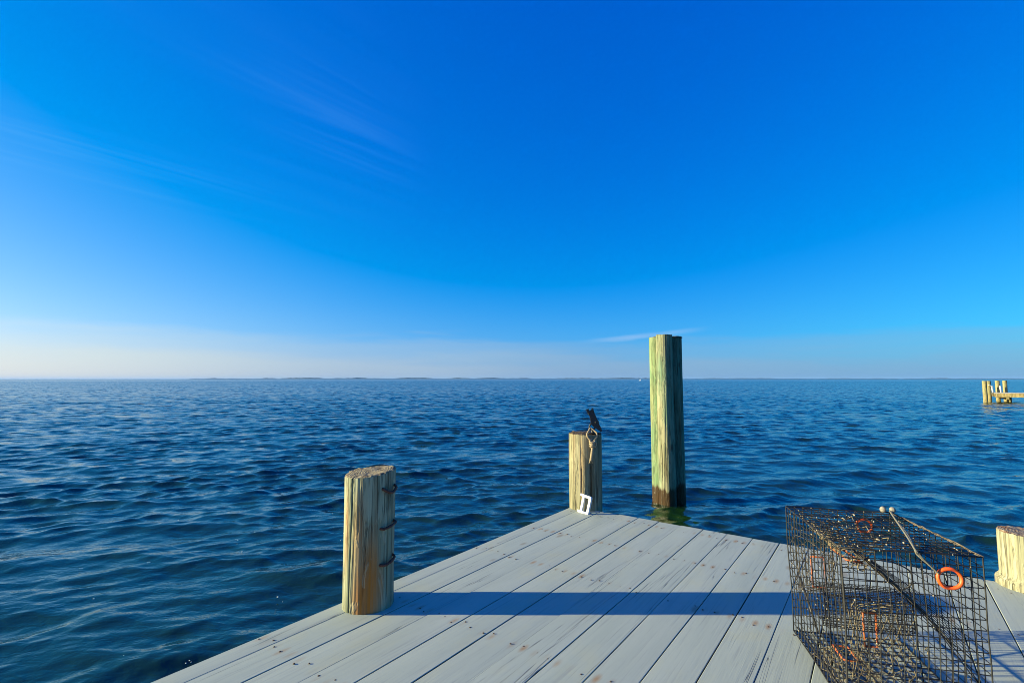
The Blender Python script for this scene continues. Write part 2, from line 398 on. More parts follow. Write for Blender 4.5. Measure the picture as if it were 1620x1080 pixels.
# ------------------------------------------------------------------ water: summed wind waves on a sheet that thins out with distance
def build_water():
    rad = [0.0]; r = .35
    while r < 450: rad.append(r); r += min(r*(.0046 if r > 2 else .02), .34)
    while r < 9000: rad.append(r); r *= 1.06
    rad.append(9000.0)
    rad = np.array(rad)
    fw = np.arange(-R(72), R(72), .0052)
    back = np.linspace(R(72), 2*math.pi-R(72), 90, endpoint=False)
    th = np.concatenate([fw, back]); nt_ = len(th); nr = len(rad)
    dth = np.diff(np.append(th, th[0]+2*math.pi))
    RR, TT = np.meshgrid(rad, th, indexing='ij')
    X = RR*np.sin(TT); Y = RR*np.cos(TT)
    dr = np.gradient(rad)[:, None]
    sp = np.maximum(dr, RR*dth[None, :])
    X = X.astype(np.float32); Y = Y.astype(np.float32)
    Z = np.zeros_like(X); DX = np.zeros_like(X); DY = np.zeros_like(X)
    NW = 210
    lam = np.exp(rng.uniform(math.log(.085), math.log(3.4), NW))
    mean = R(100)                                              # crests square to this, so they climb to the right on the left
    ang = mean+rng.normal(0, R(31), NW)
    w = np.where(lam < .9, 1.0, np.exp(-(np.log(lam/.9)/.8)**2))*np.where(lam < .16, lam/.16, 1.0)*(1+.6*np.exp(-(np.log(lam/.36)/.5)**2))
    amp = .172*math.sqrt(2)*lam/(2*math.pi)*w/np.sqrt((w**2).sum())
    ph = rng.uniform(0, 2*math.pi, NW); lost = np.zeros(nr)
    gust = []                                                  # wind patches: ripples come and go in bands a few metres across
    for g in range(3):
        f = np.zeros_like(X)
        for q in range(7):
            L = rng.uniform(2.0, 11.0); b = rng.uniform(0, 2*math.pi); f += np.sin(2*math.pi/L*(X*math.cos(b)*.55+Y*math.sin(b))+rng.uniform(0, 6.3))
        gust.append(np.clip(1+.30*f, .35, 1.9).astype(np.float32))
    for i in range(NW):
        k = 2*math.pi/lam[i]; kx, ky = k*math.cos(ang[i]), k*math.sin(ang[i])
        fade = np.clip((lam[i]/dr-2.2)/1.5, 0, 1).astype(np.float32)
        lost += (amp[i]*k)**2*(1-fade[:, 0]**2)
        a = amp[i]*fade
        if lam[i] < 1.0: a = a*gust[i % 3]
        p = kx*X+ky*Y+ph[i]
        Z += a*np.sin(p); c = a*np.cos(p)*1.1
        DX += c*math.cos(ang[i]); DY += c*math.sin(ang[i])
    X = X+DX; Y = Y+DY
    co = np.stack([X, Y, Z], -1).reshape(-1, 3).astype(np.float32)
    i = np.arange(nr-1)[:, None]; j = np.arange(nt_)[None, :]; j2 = (j+1) % nt_
    q = np.stack([i*nt_+j, i*nt_+j2, (i+1)*nt_+j2, (i+1)*nt_+j], -1)[:, :, ::-1].reshape(-1, 4)
    me = bpy.data.meshes.new('water')
    me.vertices.add(len(co)); me.vertices.foreach_set('co', co.ravel())
    nf = len(q); me.loops.add(nf*4); me.loops.foreach_set('vertex_index', q.ravel().astype(np.int32))
    me.polygons.add(nf); me.polygons.foreach_set('loop_start', np.arange(0, nf*4, 4, dtype=np.int32))
    me.polygons.foreach_set('loop_total', np.full(nf, 4, dtype=np.int32))
    me.polygons.foreach_set('use_smooth', np.ones(nf, dtype=bool))
    at = me.attributes.new('far', 'FLOAT', 'POINT')                # share of the slope the mesh no longer carries
    at.data.foreach_set('value', np.repeat(np.sqrt(lost/((amp*2*math.pi/lam)**2).sum()), nt_).astype(np.float32))
    me.materials.append(M['water']); me.update(calc_edges=True)
    o = link(bpy.data.objects.new('water', me)); o.location = (0, 0, WATER)
    tag(o, 'choppy dark blue bay water reaching to the horizon', kind='structure')
build_water()

# ------------------------------------------------------------------ dock
AZ = R(-36.87)                                  # local x runs across the planks, local y along them towards the end
DOCK = empty('dock', (.598, 4.903, 0), AZ)
tag(DOCK, 'pale grey painted plank dock with rusty nail heads in the foreground', 'dock')
PITCH = .188; NP = 17; WIDE = .115+PITCH*NP
def dock_planks():
    mb = MB()
    def plank(x0, x1, y0, y1, dz):
        segs = 30; e = .0025; t = .038
        ring = lambda y, jl, jr, jz: [(x0+jl, y, -t), (x0+jl, y, -e+jz), (x0+jl+e*.35, y, -e*.3+jz), (x0+jl+e, y, jz), (x0+.33*(x1-x0), y, jz+.0006),
                                      (x0+.67*(x1-x0), y, jz+.0006), (x1+jr-e, y, jz), (x1+jr-e*.35, y, -e*.3+jz), (x1+jr, y, -e+jz), (x1+jr, y, -t)]
        s1, s2 = random.random()*50, random.random()*50
        vs = []; m = 10
        for k in range(segs+1):
            y = y0+(y1-y0)*k/segs
            jl = .0022*noise.noise((s1, y*1.7, 0)); jr = .0022*noise.noise((s2, y*1.7, 3)); jz = dz+.0012*noise.noise((s1, y*1.1, 7))
            vs += ring(y, jl, jr, jz)
        fs = []
        for k in range(segs):
            for a in range(m):
                b = (a+1) % m
                fs.append((k*m+a, (k+1)*m+a, (k+1)*m+b, k*m+b))
        fs.append(tuple(range(m))); fs.append(tuple(segs*m+a for a in range(m-1, -1, -1)))
        mb.add(vs, fs)
        mb.m[-len(fs):] = [1 if (q < segs*m and q % m in (0, 8, 9)) else 0 for q in range(len(fs))]   # sides below the top face coloured dark, standing in for gap shade
    plank(0, .1125, -9.5, .002, .0)
    for i in range(NP):
        g = random.choice([.002, .003, .0045, .006, .0038])
        x0 = .115+i*PITCH
        plank(x0, x0+PITCH-g, -9.5, random.uniform(-.004, .004), random.uniform(-.0022, .0022))
    return mb.build('decking', [M['deck'], M['deck_edge']], DOCK, smooth=False)
dock_planks()
for x in (.02, WIDE*.5, WIDE-.02):
    mb = MB(); mb.box((x, -4.8, -.155), (.04, 9.3, .23), bev=.004); mb.build('stringer', M['deck_side'], DOCK)
for y in (ROWS+[-4.4, -5.1, -5.8, -6.5, -7.2, -7.9, -8.6, -9.3]):
    mb = MB()
    for xa, xb in ((.042, WIDE*.5-.022), (WIDE*.5+.022, WIDE-.042)):
        mb.box(((xa+xb)/2, y, -.142), (xb-xa, .045, .2), bev=.003)
    mb.build('joist', M['deck_side'], DOCK)
mb = MB(); mb.box((WIDE/2, -.022, -.155), (WIDE-.09, .036, .228), bev=.003); mb.build('end_board', M['deck_side'], DOCK)

def nail_mesh(mb, c, r):
    n = 8; vs = []
    a0 = random.random()
    for rr, zz in ((r*1.15, -.001), (r*.95, .0012), (r*.5, .0017)):
        for k in range(n):
            w = a0+2*math.pi*k/n; vs.append((c[0]+rr*math.cos(w), c[1]+rr*math.sin(w)*1.1, c[2]+zz))
    fs = [(i*n+k, i*n+(k+1) % n, (i+1)*n+(k+1) % n, (i+1)*n+k) for i in range(2) for k in range(n)]
    fs.append(tuple(2*n+k for k in range(n)))
    mb.add(vs, fs)
def nails():
    pts = []
    for r in ROWS:
        xs = [.03, .085]
        for i in range(NP): xs += [.115+i*PITCH+o for o in (.032, .094, .156)]
        for x in xs:
            if random.random() < .22: continue
            pts.append((x+random.uniform(-.014, .014), r+random.uniform(-.028, .028), .0012))
    ca, sa = math.cos(AZ), math.sin(AZ)
    def vis(p):
        X = .598+p[0]*ca-p[1]*sa; Y = 4.903+p[0]*sa+p[1]*ca
        return Y > 1.98 and abs(X/Y) < 1.06, Y
    seen = sorted([p for p in pts if vis(p)[0]], key=lambda p: vis(p)[1])
    near = seen[:100]; rest = [p for p in pts if p not in near]
    proto = []
    for k in range(5):
        m = MB(); nail_mesh(m, (0, 0, 0), random.uniform(.0032, .0052)); proto.append(m)
    meshes = []
    for i, p in enumerate(near):
        if i < 5:
            o = proto[i].build('nail', M['nail'], DOCK); meshes.append(o)
        else:
            o = meshes[i % 5].copy(); link(o); o.parent = DOCK
        o.location = p
    m = MB()
    for p in rest: nail_mesh(m, p, random.uniform(.0032, .0052))
    tag(m.build('nail_heads', M['nail'], DOCK), kind='stuff')
nails()

# ------------------------------------------------------------------ timber piles
def log_mesh(r, z0, z1, seed, ns=72, dz=.022, taper=0., lump=.012, checks=(), tilt=(0, 0), flare=None, capmi=1, chips=.004):
    mb = MB(); nr = max(8, int((z1-z0)/dz)); vs = []
    def rad(w, z):
        q = r*(1-taper*(z-z0)/(z1-z0))
        cx, sy = math.cos(w), math.sin(w)
        q *= 1+lump*2.2*noise.noise((cx*1.1+seed, sy*1.1, z*.9))
        q += .0035*noise.noise((cx*5+seed, sy*5, z*1.1+seed))
        q += .0016*noise.noise((cx*14+seed, sy*14, z*2.3))
        for (a, wd, dp, za, zb) in checks:
            aa = a+.12*noise.noise((z*1.5+seed, a*3, 0))
            dw = abs((w-aa+math.pi) % (2*math.pi)-math.pi)
            if dw < wd and za < z < zb:
                q -= dp*(1-dw/wd)*min(1, (z-za)/.06, (zb-z)/.06+.25)
        if flare and z < flare[1]: q += flare[0]*max(0., 1-((z-flare[2])/(flare[1]-flare[2]))**2) if z > flare[2] else flare[0]
        return q
    for i in range(nr+1):
        for k in range(ns):
            w = 2*math.pi*k/ns
            z = z0+(z1-z0)*i/nr; q = rad(w, z); x, y = q*math.cos(w), q*math.sin(w)
            t = i/nr
            if t > .5: z += (tilt[0]*x+tilt[1]*y)*(t-.5)*2+(chips*noise.noise((x*30, y*30, seed)) if i >= nr-1 else 0)
            vs.append((x, y, z))
    fs = [(i*ns+k, i*ns+(k+1) % ns, (i+1)*ns+(k+1) % ns, (i+1)*ns+k) for i in range(nr) for k in range(ns)]
    mb.add(vs, fs, 0)
    # top: worn rim then rough end grain
    base = nr*ns; prev = [vs[base+k] for k in range(ns)]; rings = [prev]
    for f, up in ((.965, .005), (.9, .007), (.7, .006), (.5, .005), (.3, .004), (.12, .003)):
        ring = []
        for k in range(ns):
            x, y, z = prev[k]; X, Y = x*f, y*f
            zz = z1+tilt[0]*X+tilt[1]*Y+up+.006*noise.noise((X*45, Y*45, seed))+.008*noise.noise((X*14, Y*14, seed+4))-.002
            ring.append((X, Y, zz))
        rings.append(ring)
    allv = [p for rg in rings for p in rg]; fs = []
    for i in range(len(rings)-1):
        for k in range(ns):
            fs.append((i*ns+k, i*ns+(k+1) % ns, (i+1)*ns+(k+1) % ns, (i+1)*ns+k))
    fs.append(tuple((len(rings)-1)*ns+k for k in range(ns)))
    mb.add(allv, fs, capmi)
    return mb

# near piling with the three staples
P1 = empty('piling', (-.805, 2.829, 0))
tag(P1, 'weathered piling with three rusty staples and orange rust streaks at dock edge', 'piling')
log_mesh(.142, -3.0, .722, 3.1, checks=[(R(-118), .035, .020, -.1, .8), (R(-30), .030, .022, .05, .8), (R(-84), .03, .010, .05, .45), (R(-150), .035, .012, -.1, .35), (R(-98), .04, .010, .42, .8)], ns=230, dz=.012,
         tilt=(.10, .06), taper=.02, lump=.022).build('log', [M['log_a'], M['end']], P1)
def staple(z, sag, a0, a1, lift):
    mb = MB(); pts = []; r0 = .141
    for k in range(15):
        t = k/14; w = R(a0+(a1-a0)*t); out = .016*min(1, min(t, 1-t)*7)
        zz = z-sag*math.sin(math.pi*t)+lift*t
        pts.append(((r0-.012+out+.012*min(1, min(t, 1-t)*14))*math.cos(w), (r0-.012+out+.012*min(1, min(t, 1-t)*14))*math.sin(w), zz))
    mb.tube(pts, [.0078*(1+.15*random.uniform(-1, 1)) for _ in pts], 8)
    return mb.build('staple', M['rust'], P1)
staple(.650, .030, -48, -6, .006); staple(.435, .004, -52, -6, .022); staple(.245, .010, -52, -8, .028)

# corner piling with the block and rope
P2 = (.722, 4.868, 0)
o = log_mesh(.161, -3.0, .714, 11.4, checks=[(R(-80), .035, .022, .05, .5), (R(-140), .025, .010, -.1, .8), (R(-112), .025, .008, .1, .8), (R(-55), .025, .010, -.1, .6)], ns=200, dz=.014, tilt=(-.02, .02), taper=.015).build('piling', [M['log_b'], M['end_dark']], None, loc=P2)
tag(o, 'tan round piling at the far corner of the dock with a rope hanging on it', 'piling')

# stub at the right
o = log_mesh(.128, -3.0, .322, 21.9, checks=[(R(-140), .03, .012, .09, .26), (R(-112), .025, .012, .1, .5), (R(-125), .025, .009, .09, .25)], ns=200, dz=.012, tilt=(0, .0), flare=(.022, .06, .035), chips=.007).build('piling', [M['log_c'], M['end_red']], None, loc=(3.115, 3.03, 0))
tag(o, 'short pale piling stub with flared foot beside the wire crab trap', 'piling')

# pulley block on the corner piling
BL = empty('pulley_block', (.800, 4.790, .722)); tag(BL, 'black iron pulley block perched on top of the corner piling', 'pulley')
def cheek(off):
    # tapered cheek plate seen leaning to the right, two prongs at its head
    prof = [(-.085, .225), (-.060, .238), (-.052, .212), (-.036, .222), (-.012, .246), (0, .205), (.018, .165), (.045, .10), (.075, .05), (.082, .022), (.066, .018), (.03, .04), (-.018, .072), (-.034, .10), (-.045, .16), (-.072, .20)]
    mb = MB(); n = len(prof); t = .006
    vs = [(x*.9, off-t/2, z) for x, z in prof]+[(x*.9, off+t/2, z) for x, z in prof]
    fs = [tuple(range(n)), tuple(range(2*n-1, n-1, -1))]+[(i, n+i, n+(i+1) % n, (i+1) % n) for i in range(n)]
    mb.add(vs, fs); return mb.build('cheek_plate', M['black_metal'], BL, smooth=False)
cheek(-.016); cheek(.016)
mb = MB()
c = Vector((.012, 0, .105)); n = 20; vs = []
for y, r in ((-.012, .034), (-.004, .026), (.004, .026), (.012, .034)):
    for k in range(n): vs.append((c.x+r*math.cos(2*math.pi*k/n), y, c.z+r*math.sin(2*math.pi*k/n)))
fs = [(i*n+k, i*n+(k+1) % n, (i+1)*n+(k+1) % n, (i+1)*n+k) for i in range(3) for k in range(n)]+[tuple(range(n-1, -1, -1)), tuple(3*n+k for k in range(n))]
mb.add(vs, fs); mb.build('sheave', M['brass'], BL)
mb = MB(); mb.tube([(.012, -.026, .105), (.012, .026, .105)], .008, 8); mb.build('axle_pin', M['black_metal'], BL)
mb = MB(); mb.tube([(-.05, -.026, .19), (-.05, .026, .19)], .006, 8); mb.build('spacer_pin', M['black_metal'], BL)
mb = MB()
mb.tube([(-.02+.026*math.cos(w), 0, .062+.03*math.sin(w)) for w in np.linspace(0, 2*math.pi, 16, endpoint=False)], .008, 8, closed=True)
mb.tube([(-.02, 0, .034), (-.015, 0, .01), (-.012, 0, -.03)], [.012, .014, .016], 8)
mb.box((-.005, 0, .003), (.11, .07, .010), bev=.003)
mb.build('eye_bolt', M['black_metal'], BL)

# rope loop
mb = MB()
def twisted(mb, pts, r, strands=3, turns=26):
    pts = [Vector(p) for p in pts]; N = len(pts)
    for s in range(strands):
        q = []
        for i, p in enumerate(pts):
            t = (pts[min(i+1, N-1)]-pts[max(i-1, 0)]).normalized(); a = t.orthogonal().normalized()
            a = (Vector((0, -1, 0))-t*Vector((0, -1, 0)).dot(t)).normalized() if abs(t.y) < .95 else a
            b = t.cross(a); w = 2*math.pi*(s/strands+turns*i/N)
            q.append(p+(a*math.cos(w)+b*math.sin(w))*r*.55)
        mb.tube(q, r*.62, 6)
def dense(ctrl, n=90):
    P = [Vector(p) for p in ctrl]; out = []
    for i in range(n):
        t = i/(n-1)*(len(P)-1); k = min(int(t), len(P)-2); u = t-k
        p0 = P[max(k-1, 0)]; p1 = P[k]; p2 = P[k+1]; p3 = P[min(k+2, len(P)-1)]
        out.append(.5*((2*p1)+(-p0+p2)*u+(2*p0-5*p1+4*p2-p3)*u*u+(-p0+3*p1-3*p2+p3)*u**3))
    return out
RX, RY = .758, 4.690
loop = [(RX+.005, RY-.006, .652), (RX-.02, RY+.0, .675), (RX-.040, RY+.004, .705), (RX-.036, RY+.012, .735), (RX-.014, RY+.04, .757), (RX+.0, RY+.085, .772),
        (RX+.024, RY+.045, .757), (RX+.050, RY+.015, .735), (RX+.052, RY+.008, .705), (RX+.032, RY+.0, .676), (RX+.006, RY-.008, .650)]
twisted(mb, dense(loop, 110), .0085, 3, 16)
for k in range(4):
    zz = .660-.017*k
    mb.tube([(RX+.005+(.026-.003*k)*math.cos(w), RY+.004+.02*math.sin(w)-.014, zz+.012*math.sin(w*1.0+k)) for w in np.linspace(0, 2*math.pi, 14, endpoint=False)], .009, 6, closed=True)
mb.tube(dense([(RX+.02, RY-.012, .64), (RX+.034, RY-.014, .655), (RX+.04, RY-.012, .625), (RX+.028, RY-.012, .605)], 14), .007, 6)
tail = [(RX+.008, RY-.014, .63), (RX+.004, RY-.012, .58), (RX-.002, RY-.008, .53), (RX-.010, RY-.006, .48)]
twisted(mb, dense(tail, 80), .0125, 3, 6)
for dx in (-.012, .0, .012): mb.tube([(RX-.010, RY-.008, .485), (RX-.011+dx*.8, RY-.009, .47), (RX-.012+dx*1.4, RY-.008, .452)], [.006, .005, .003], 5)
tag(mb.build('rope', M['rope']), 'bleached rope loop with spliced tail hanging down the corner piling', 'rope')

# white slab-serif letter D leaning on the corner piling
LT = MB()
def letter():
    Wd, Hh, th, st = .130, .172, .022, .025
    outer = [(0, 0), (Wd-.012, 0), (Wd, .012), (Wd, Hh-.012), (Wd-.012, Hh), (0, Hh), (0, Hh-.022), (.028, Hh-.022), (.028, .022), (0, .022)]
    inner = [(.028+st, .024), (Wd-st-.006, .024), (Wd-st, .03), (Wd-st, Hh-.03), (Wd-st-.006, Hh-.024), (.028+st, Hh-.024)]
    import bmesh
    bm = bmesh.new()
    def loop(pts): 
        vs = [bm.verts.new((x, 0, z)) for x, z in pts]
        return [bm.edges.new((vs[i], vs[(i+1) % len(vs)])) for i in range(len(vs))]
    es = loop(outer)+loop(inner)
    bmesh.ops.triangle_fill(bm, use_beauty=True, edges=es)
    g = bmesh.ops.extrude_face_region(bm, geom=bm.faces[:])
    for v in [e for e in g['geom'] if isinstance(e, bmesh.types.BMVert)]: v.co.y += th
    bmesh.ops.recalc_face_normals(bm, faces=bm.faces[:])
    me = bpy.data.meshes.new('letter'); bm.to_mesh(me); bm.free(); me.materials.append(M['white'])
    o = link(bpy.data.objects.new('letter', me))
    o.location = (.612, 4.700, .003)
    o.rotation_euler = (R(-12), R(6), R(-48))
    md = o.modifiers.new('Bevel', 'BEVEL'); md.width = .002; md.segments = 2; md.limit_method = 'ANGLE'
    tag(o, 'white slab serif letter D leaning against the corner piling', 'letter')
letter()

# ------------------------------------------------------------------ three piles lashed as one mooring dolphin
DO = empty('mooring_dolphin', (2.485, 7.78, WATER)); tag(DO, 'tall cluster of three greenish piles standing in the water beyond the dock', 'mooring piles')
hh = 1.93-WATER
for (x, y, mname, sd_, dh, rr) in ((-.128, .10, 'pile_a', 1.7, -.012, .130), (-.085, -.115, 'pile_b', 8.3, .006, .128), (.136, .10, 'pile_c', 15.2, -.004, .130)):
    o = log_mesh(rr, -3.0, hh+dh, sd_, ns=110, dz=.03, taper=.03, lump=.02, checks=[(R(-60), .05, .014, 1.0, 2.7), (R(-110), .045, .010, .4, 1.8), (R(-140), .045, .010, 1.4, 2.7)], tilt=(0, 0)).build('pile', [M[mname], M['end_dark']], DO, loc=(x, y, 0))
mb = MB()
vs = []; n = 20
for z in (hh-.012, hh+.004):
    for k in range(n): vs.append((.136+.137*math.cos(2*math.pi*k/n)*(1+.02*math.sin(5*k)), .10+.137*math.sin(2*math.pi*k/n), z-.012+.006*math.cos(k*1.9)))
mb.add(vs, [(k, (k+1) % n, n+(k+1) % n, n+k) for k in range(n)]+[tuple(range(n-1, -1, -1)), tuple(n+k for k in range(n))]); mb.build('tar_cap', M['black_metal'], DO, smooth=False)

# ------------------------------------------------------------------ crab trap (stands on its side)
TW, TL, TH = .46, .61, .60
TR = empty('crab_trap', (1.2615, 1.9266, .004), R(-12.5))
tag(TR, 'black wire mesh crab trap with orange rings standing on the dock', 'crab trap')
WR = .0019
def warp(p):
    x, y, z = p
    f = .006
    return Vector((x+f*noise.noise((x*4, y*4, z*4))+.006*math.sin(z*5+y*3), y+f*noise.noise((x*4+9, y*4, z*4)), z+f*.8*noise.noise((x*4, y*4+9, z*4))*min(1, z*8+.15)))
def panel(fn, U, V, nu, nv, name, mat, r=WR, parent=None, offs=0.0015):
    """welded mesh: fn(s,t)->(x,y,z), nu+1 wires one way, nv+1 the other"""
    mb = MB(); seg = 10
    for i in range(nu+1):
        s = i/nu; mb.tube([warp(fn(s, k/seg)) for k in range(seg+1)], r, 4, cap=False)
    for j in range(nv+1):
        t = j/nv; mb.tube([warp(fn(k/seg, t))+Vector((offs, offs, offs)) for k in range(seg+1)], r, 4, cap=False)
    return mb.build(name, mat, parent or TR)
cu = lambda d: max(2, round(d/.0385))
panel(lambda s, t: (s*TW, 0, t*TH), TW, TH, cu(TW), cu(TH), 'mesh_panel', M['wire'])
panel(lambda s, t: (s*TW, TL, t*TH), TW, TH, cu(TW), cu(TH), 'mesh_panel', M['wire'])
panel(lambda s, t: (0, s*TL, t*TH), TL, TH, cu(TL), cu(TH), 'mesh_panel', M['wire'])
panel(lambda s, t: (TW, s*TL, t*TH), TL, TH, cu(TL), cu(TH), 'mesh_panel', M['wire'])
panel(lambda s, t: (s*TW, t*TL, TH-.014*math.sin(math.pi*s)*math.sin(math.pi*t)), TW, TL, cu(TW), cu(TL), 'mesh_panel', M['wire'])
panel(lambda s, t: (s*TW, t*TL, 0), TW, TL, cu(TW), cu(TL), 'mesh_panel', M['wire'])
# partition: a sagging sheet running from the upper left down to the right
panel(lambda s, t: (.05+.16*t+(.36+.04*t)*s-.02*math.sin(s*3.1), .01+.42*t, .585-.11*t-(.36-.05*t)*s+.03*math.sin(s*3.1)), .5, .35, 7, 8, 'partition', M['wire'], r=.0012)
mb = MB()
for k in range(11):
    j = lambda: random.uniform(-.007, .007)
    mb.tube([warp(p) for p in dense([(.055+j(), .006+j()*.5+.03*k/16, .585+j()), (.15+j(), .01+.03*k/16, .50+j()), (.26+j(), .012+.03*k/16, .39+j())]+([(.36+j(), .02, .27+j())] if k % 3 else []), 14)], .0018, 4)
mb.build('folded_mesh_edge', [M['wire_worn']], TR)
mb = MB()
for k in range(2):
    j = lambda: random.uniform(-.005, .005)
    mb.tube([warp(p) for p in dense([(.20+j(), .005, .44+j()), (.28+j(), .008, .35+j()), (.35+j(), .01, .265+j()), (.43+j(), .012, .15+j())], 12)], .0018, 4)
mb.build('folded_mesh_edge', M['wire'], TR)
# bait well: finer mesh, square tube from the left side inwards
b0, b1, z0, z1 = .20, .36, .215, .335
mb = MB(); seg = 6
for face in range(4):
    c4 = [(b0, z0), (b1, z0), (b1, z1), (b0, z1)]
    (ya, za), (yb, zb) = c4[face], c4[(face+1) % 4]
    nx = 24; nq = 9
    for i in range(nx+1):
        x = .005+.33*i/nx; mb.tube([warp((x, ya+(yb-ya)*k/seg, za+(zb-za)*k/seg)) for k in range(seg+1)], .0013, 4, cap=False)
    for j in range(nq+1):
        y, z = ya+(yb-ya)*j/nq, za+(zb-za)*j/nq; mb.tube([warp((.005+.33*k/seg, y, z)) for k in range(seg+1)], .0013, 4, cap=False)
for i in range(9):
    x = .335; y = b0+(b1-b0)*i/8; mb.tube([warp((x, y, z0)), warp((x, y, z1))], .0013, 4); zz = z0+(z1-z0)*i/8; mb.tube([warp((x, b0, zz)), warp((x, b1, zz))], .0013, 4)
mb.build('bait_well', M['wire'], TR)
# entrance funnels in diamond netting ending in orange frames
def funnel(outer, inner, n=18, r=.0016, mat='net'):
    """outer, inner: four corners each"""
    O = [Vector(p) for p in outer]; I = [Vector(p) for p in inner]; mb = MB()
    def at(u, t):
        u = (u % 1)*4; k = int(u); f = u-k
        a = O[k].lerp(O[(k+1) % 4], f); b = I[k].lerp(I[(k+1) % 4], f)
        p = a.lerp(b, t**.8); w = .007
        return warp(p)+Vector((w*noise.noise(p*22), w*noise.noise(p*22+Vector((9, 0, 0))), w*noise.noise(p*22+Vector((0, 9, 0)))))
    for i in range(n):
        for d in (1, -1): mb.tube([at(i/n+d*.36*t, t) for t in np.linspace(0, 1, 11)], r, 4, cap=False)
    o = mb.build('entrance_funnel', M[mat], TR)
    fr = MB()
    P = [warp(p) for p in I]
    fr.tube([P[k].lerp(P[(k+1) % 4], f) for k in range(4) for f in (0, .33, .66)], .0042, 6, closed=True)
    fr.build('funnel_frame', M['orange_dull'], o)
funnel([(.01, 0, .08), (.23, 0, .08), (.23, 0, .42), (.01, 0, .42)], [(.123, .15, .178), (.168, .15, .178), (.168, .15, .31), (.123, .15, .31)], 13)
funnel([(.01, TL, .20), (.21, TL, .20), (.21, TL, .50), (.01, TL, .50)], [(.052, .46, .275), (.108, .46, .275), (.108, .46, .41), (.052, .46, .41)], 11, .0013, 'wire_worn')
funnel([(.01, .06, 0), (.22, .06, 0), (.22, .42, 0), (.01, .42, 0)], [(.040, .14, .12), (.095, .14, .12), (.095, .245, .12), (.040, .245, .12)], 13)
funnel([(.02, .12, TH), (.24, .12, TH), (.24, .56, TH), (.02, .56, TH)], [(.125, .27, .47), (.185, .27, .46), (.185, .42, .46), (.125, .42, .47)], 11, .0019)
# extra knotted netting round the top funnel and the near floor
mb = MB()
for k in range(26):
    p = Vector((random.uniform(.05, .21), random.uniform(.2, .5), random.uniform(.44, .59)))
    pts = [p]
    for i in range(4): pts.append(pts[-1]+Vector((random.uniform(-.022, .022), random.uniform(-.022, .022), random.uniform(-.026, .016))))
    mb.tube(dense(pts, 9), random.choice([.0014, .002, .0032]), 5)
for k in range(24):
    p = Vector((random.uniform(.06, .32), random.uniform(.03, .40), random.uniform(.05, .26)))
    pts = [p]
    for i in range(4): pts.append(pts[-1]+Vector((random.uniform(-.022, .022), random.uniform(-.022, .022), random.uniform(-.02, .02))))
    mb.tube(dense(pts, 9), random.uniform(.0012, .0022), 5)
tag(mb.build('loose_netting', M['net'], TR), kind='stuff')
# frame rods, crimps and iron weight
mb = MB()
cor = [(0, 0), (TW, 0), (TW, TL), (0, TL)]
for z in (0, TH):
    mb.tube([warp((*Vector(cor[k]).lerp(Vector(cor[(k+1) % 4]), f), z)) for k in range(4) for f in (0, .25, .5, .75)], .0027, 6, closed=True)
for x, y in cor: mb.tube([warp((x, y, TH*k/8)) for k in range(9)], .0027, 6)
mb.build('frame', M['wire'], TR)
mb = MB()
for k in range(5):
    j = lambda: random.uniform(-.004, .004)
    mb.tube([warp((TW+j(), TL*i/12, TH+.003+j())) for i in range(13)], .0018, 5)
mb.build('lid_lashing', M['wire_worn'], TR)
mb = MB(); mb.tube([warp((.012, .50, .30)), warp((.012, .42, .22)), warp((.012, .33, .13))], .0048, 6); mb.tube([warp((.012, .06, .03)), warp((.012, .30, .03)), warp((.012, .58, .03))], .0058, 6)
mb.build('iron_weight', M['black_metal'], TR)
for x, y in ((.0, .0), (.06, .32)):
    mb = MB(); mb.tube([warp((x, y+.003, TH*k/8)) for k in range(9)], .0036, 6); mb.build('stay_rod', M['black_metal'], TR)
mb = MB()
mb.tube([warp(p) for p in dense([(.25, .2, .5), (.33, .22, .46), (.345, .24, .40), (.30, .25, .36)], 14)], .003, 5)
mb.build('bait_hook', M['black_metal'], TR)
# cull rings
def ring(c, r, rt):
    mb = MB(); mb.tube([(c[0]+r*math.cos(w), c[1]+.002*math.sin(3*w), c[2]+r*math.sin(w)*.93) for w in np.linspace(0, 2*math.pi, 32, endpoint=False)], rt, 10, closed=True)
    mb.build('cull_ring', M['orange'], TR)
ring((.343, TL+.004, .527), .033, .0066); ring((.354, -.003, .516), .0375, .0066)
# barnacles and silt on the wires
mb = MB()
for k in range(270):
    f = random.random()
    if f < .30: p = (random.choice(range(13))/12*TW, TL*random.random(), TH)
    elif f < .50: p = (TW*random.random(), random.choice([0, TL]), random.choice(range(17))/16*TH)
    elif f < .62: p = (0, random.random()*TL, random.choice(range(17))/16*TH)
    elif f < .72: p = (TW, TL*random.random(), TH)
    elif f < .86: p = (random.uniform(.02, .36), random.uniform(.19, .37), random.uniform(.21, .34))
    else: p = (random.uniform(.05, .40), random.uniform(0, .4), random.uniform(.03, .3))
    mb.ball(warp(p), random.uniform(.0018, .0038)*random.choice([.8, 1, 1, 1.35]), 6, 4, (1, 1, .8), jit=.2)
tag(mb.build('barnacles', M['shell'], TR), kind='stuff')

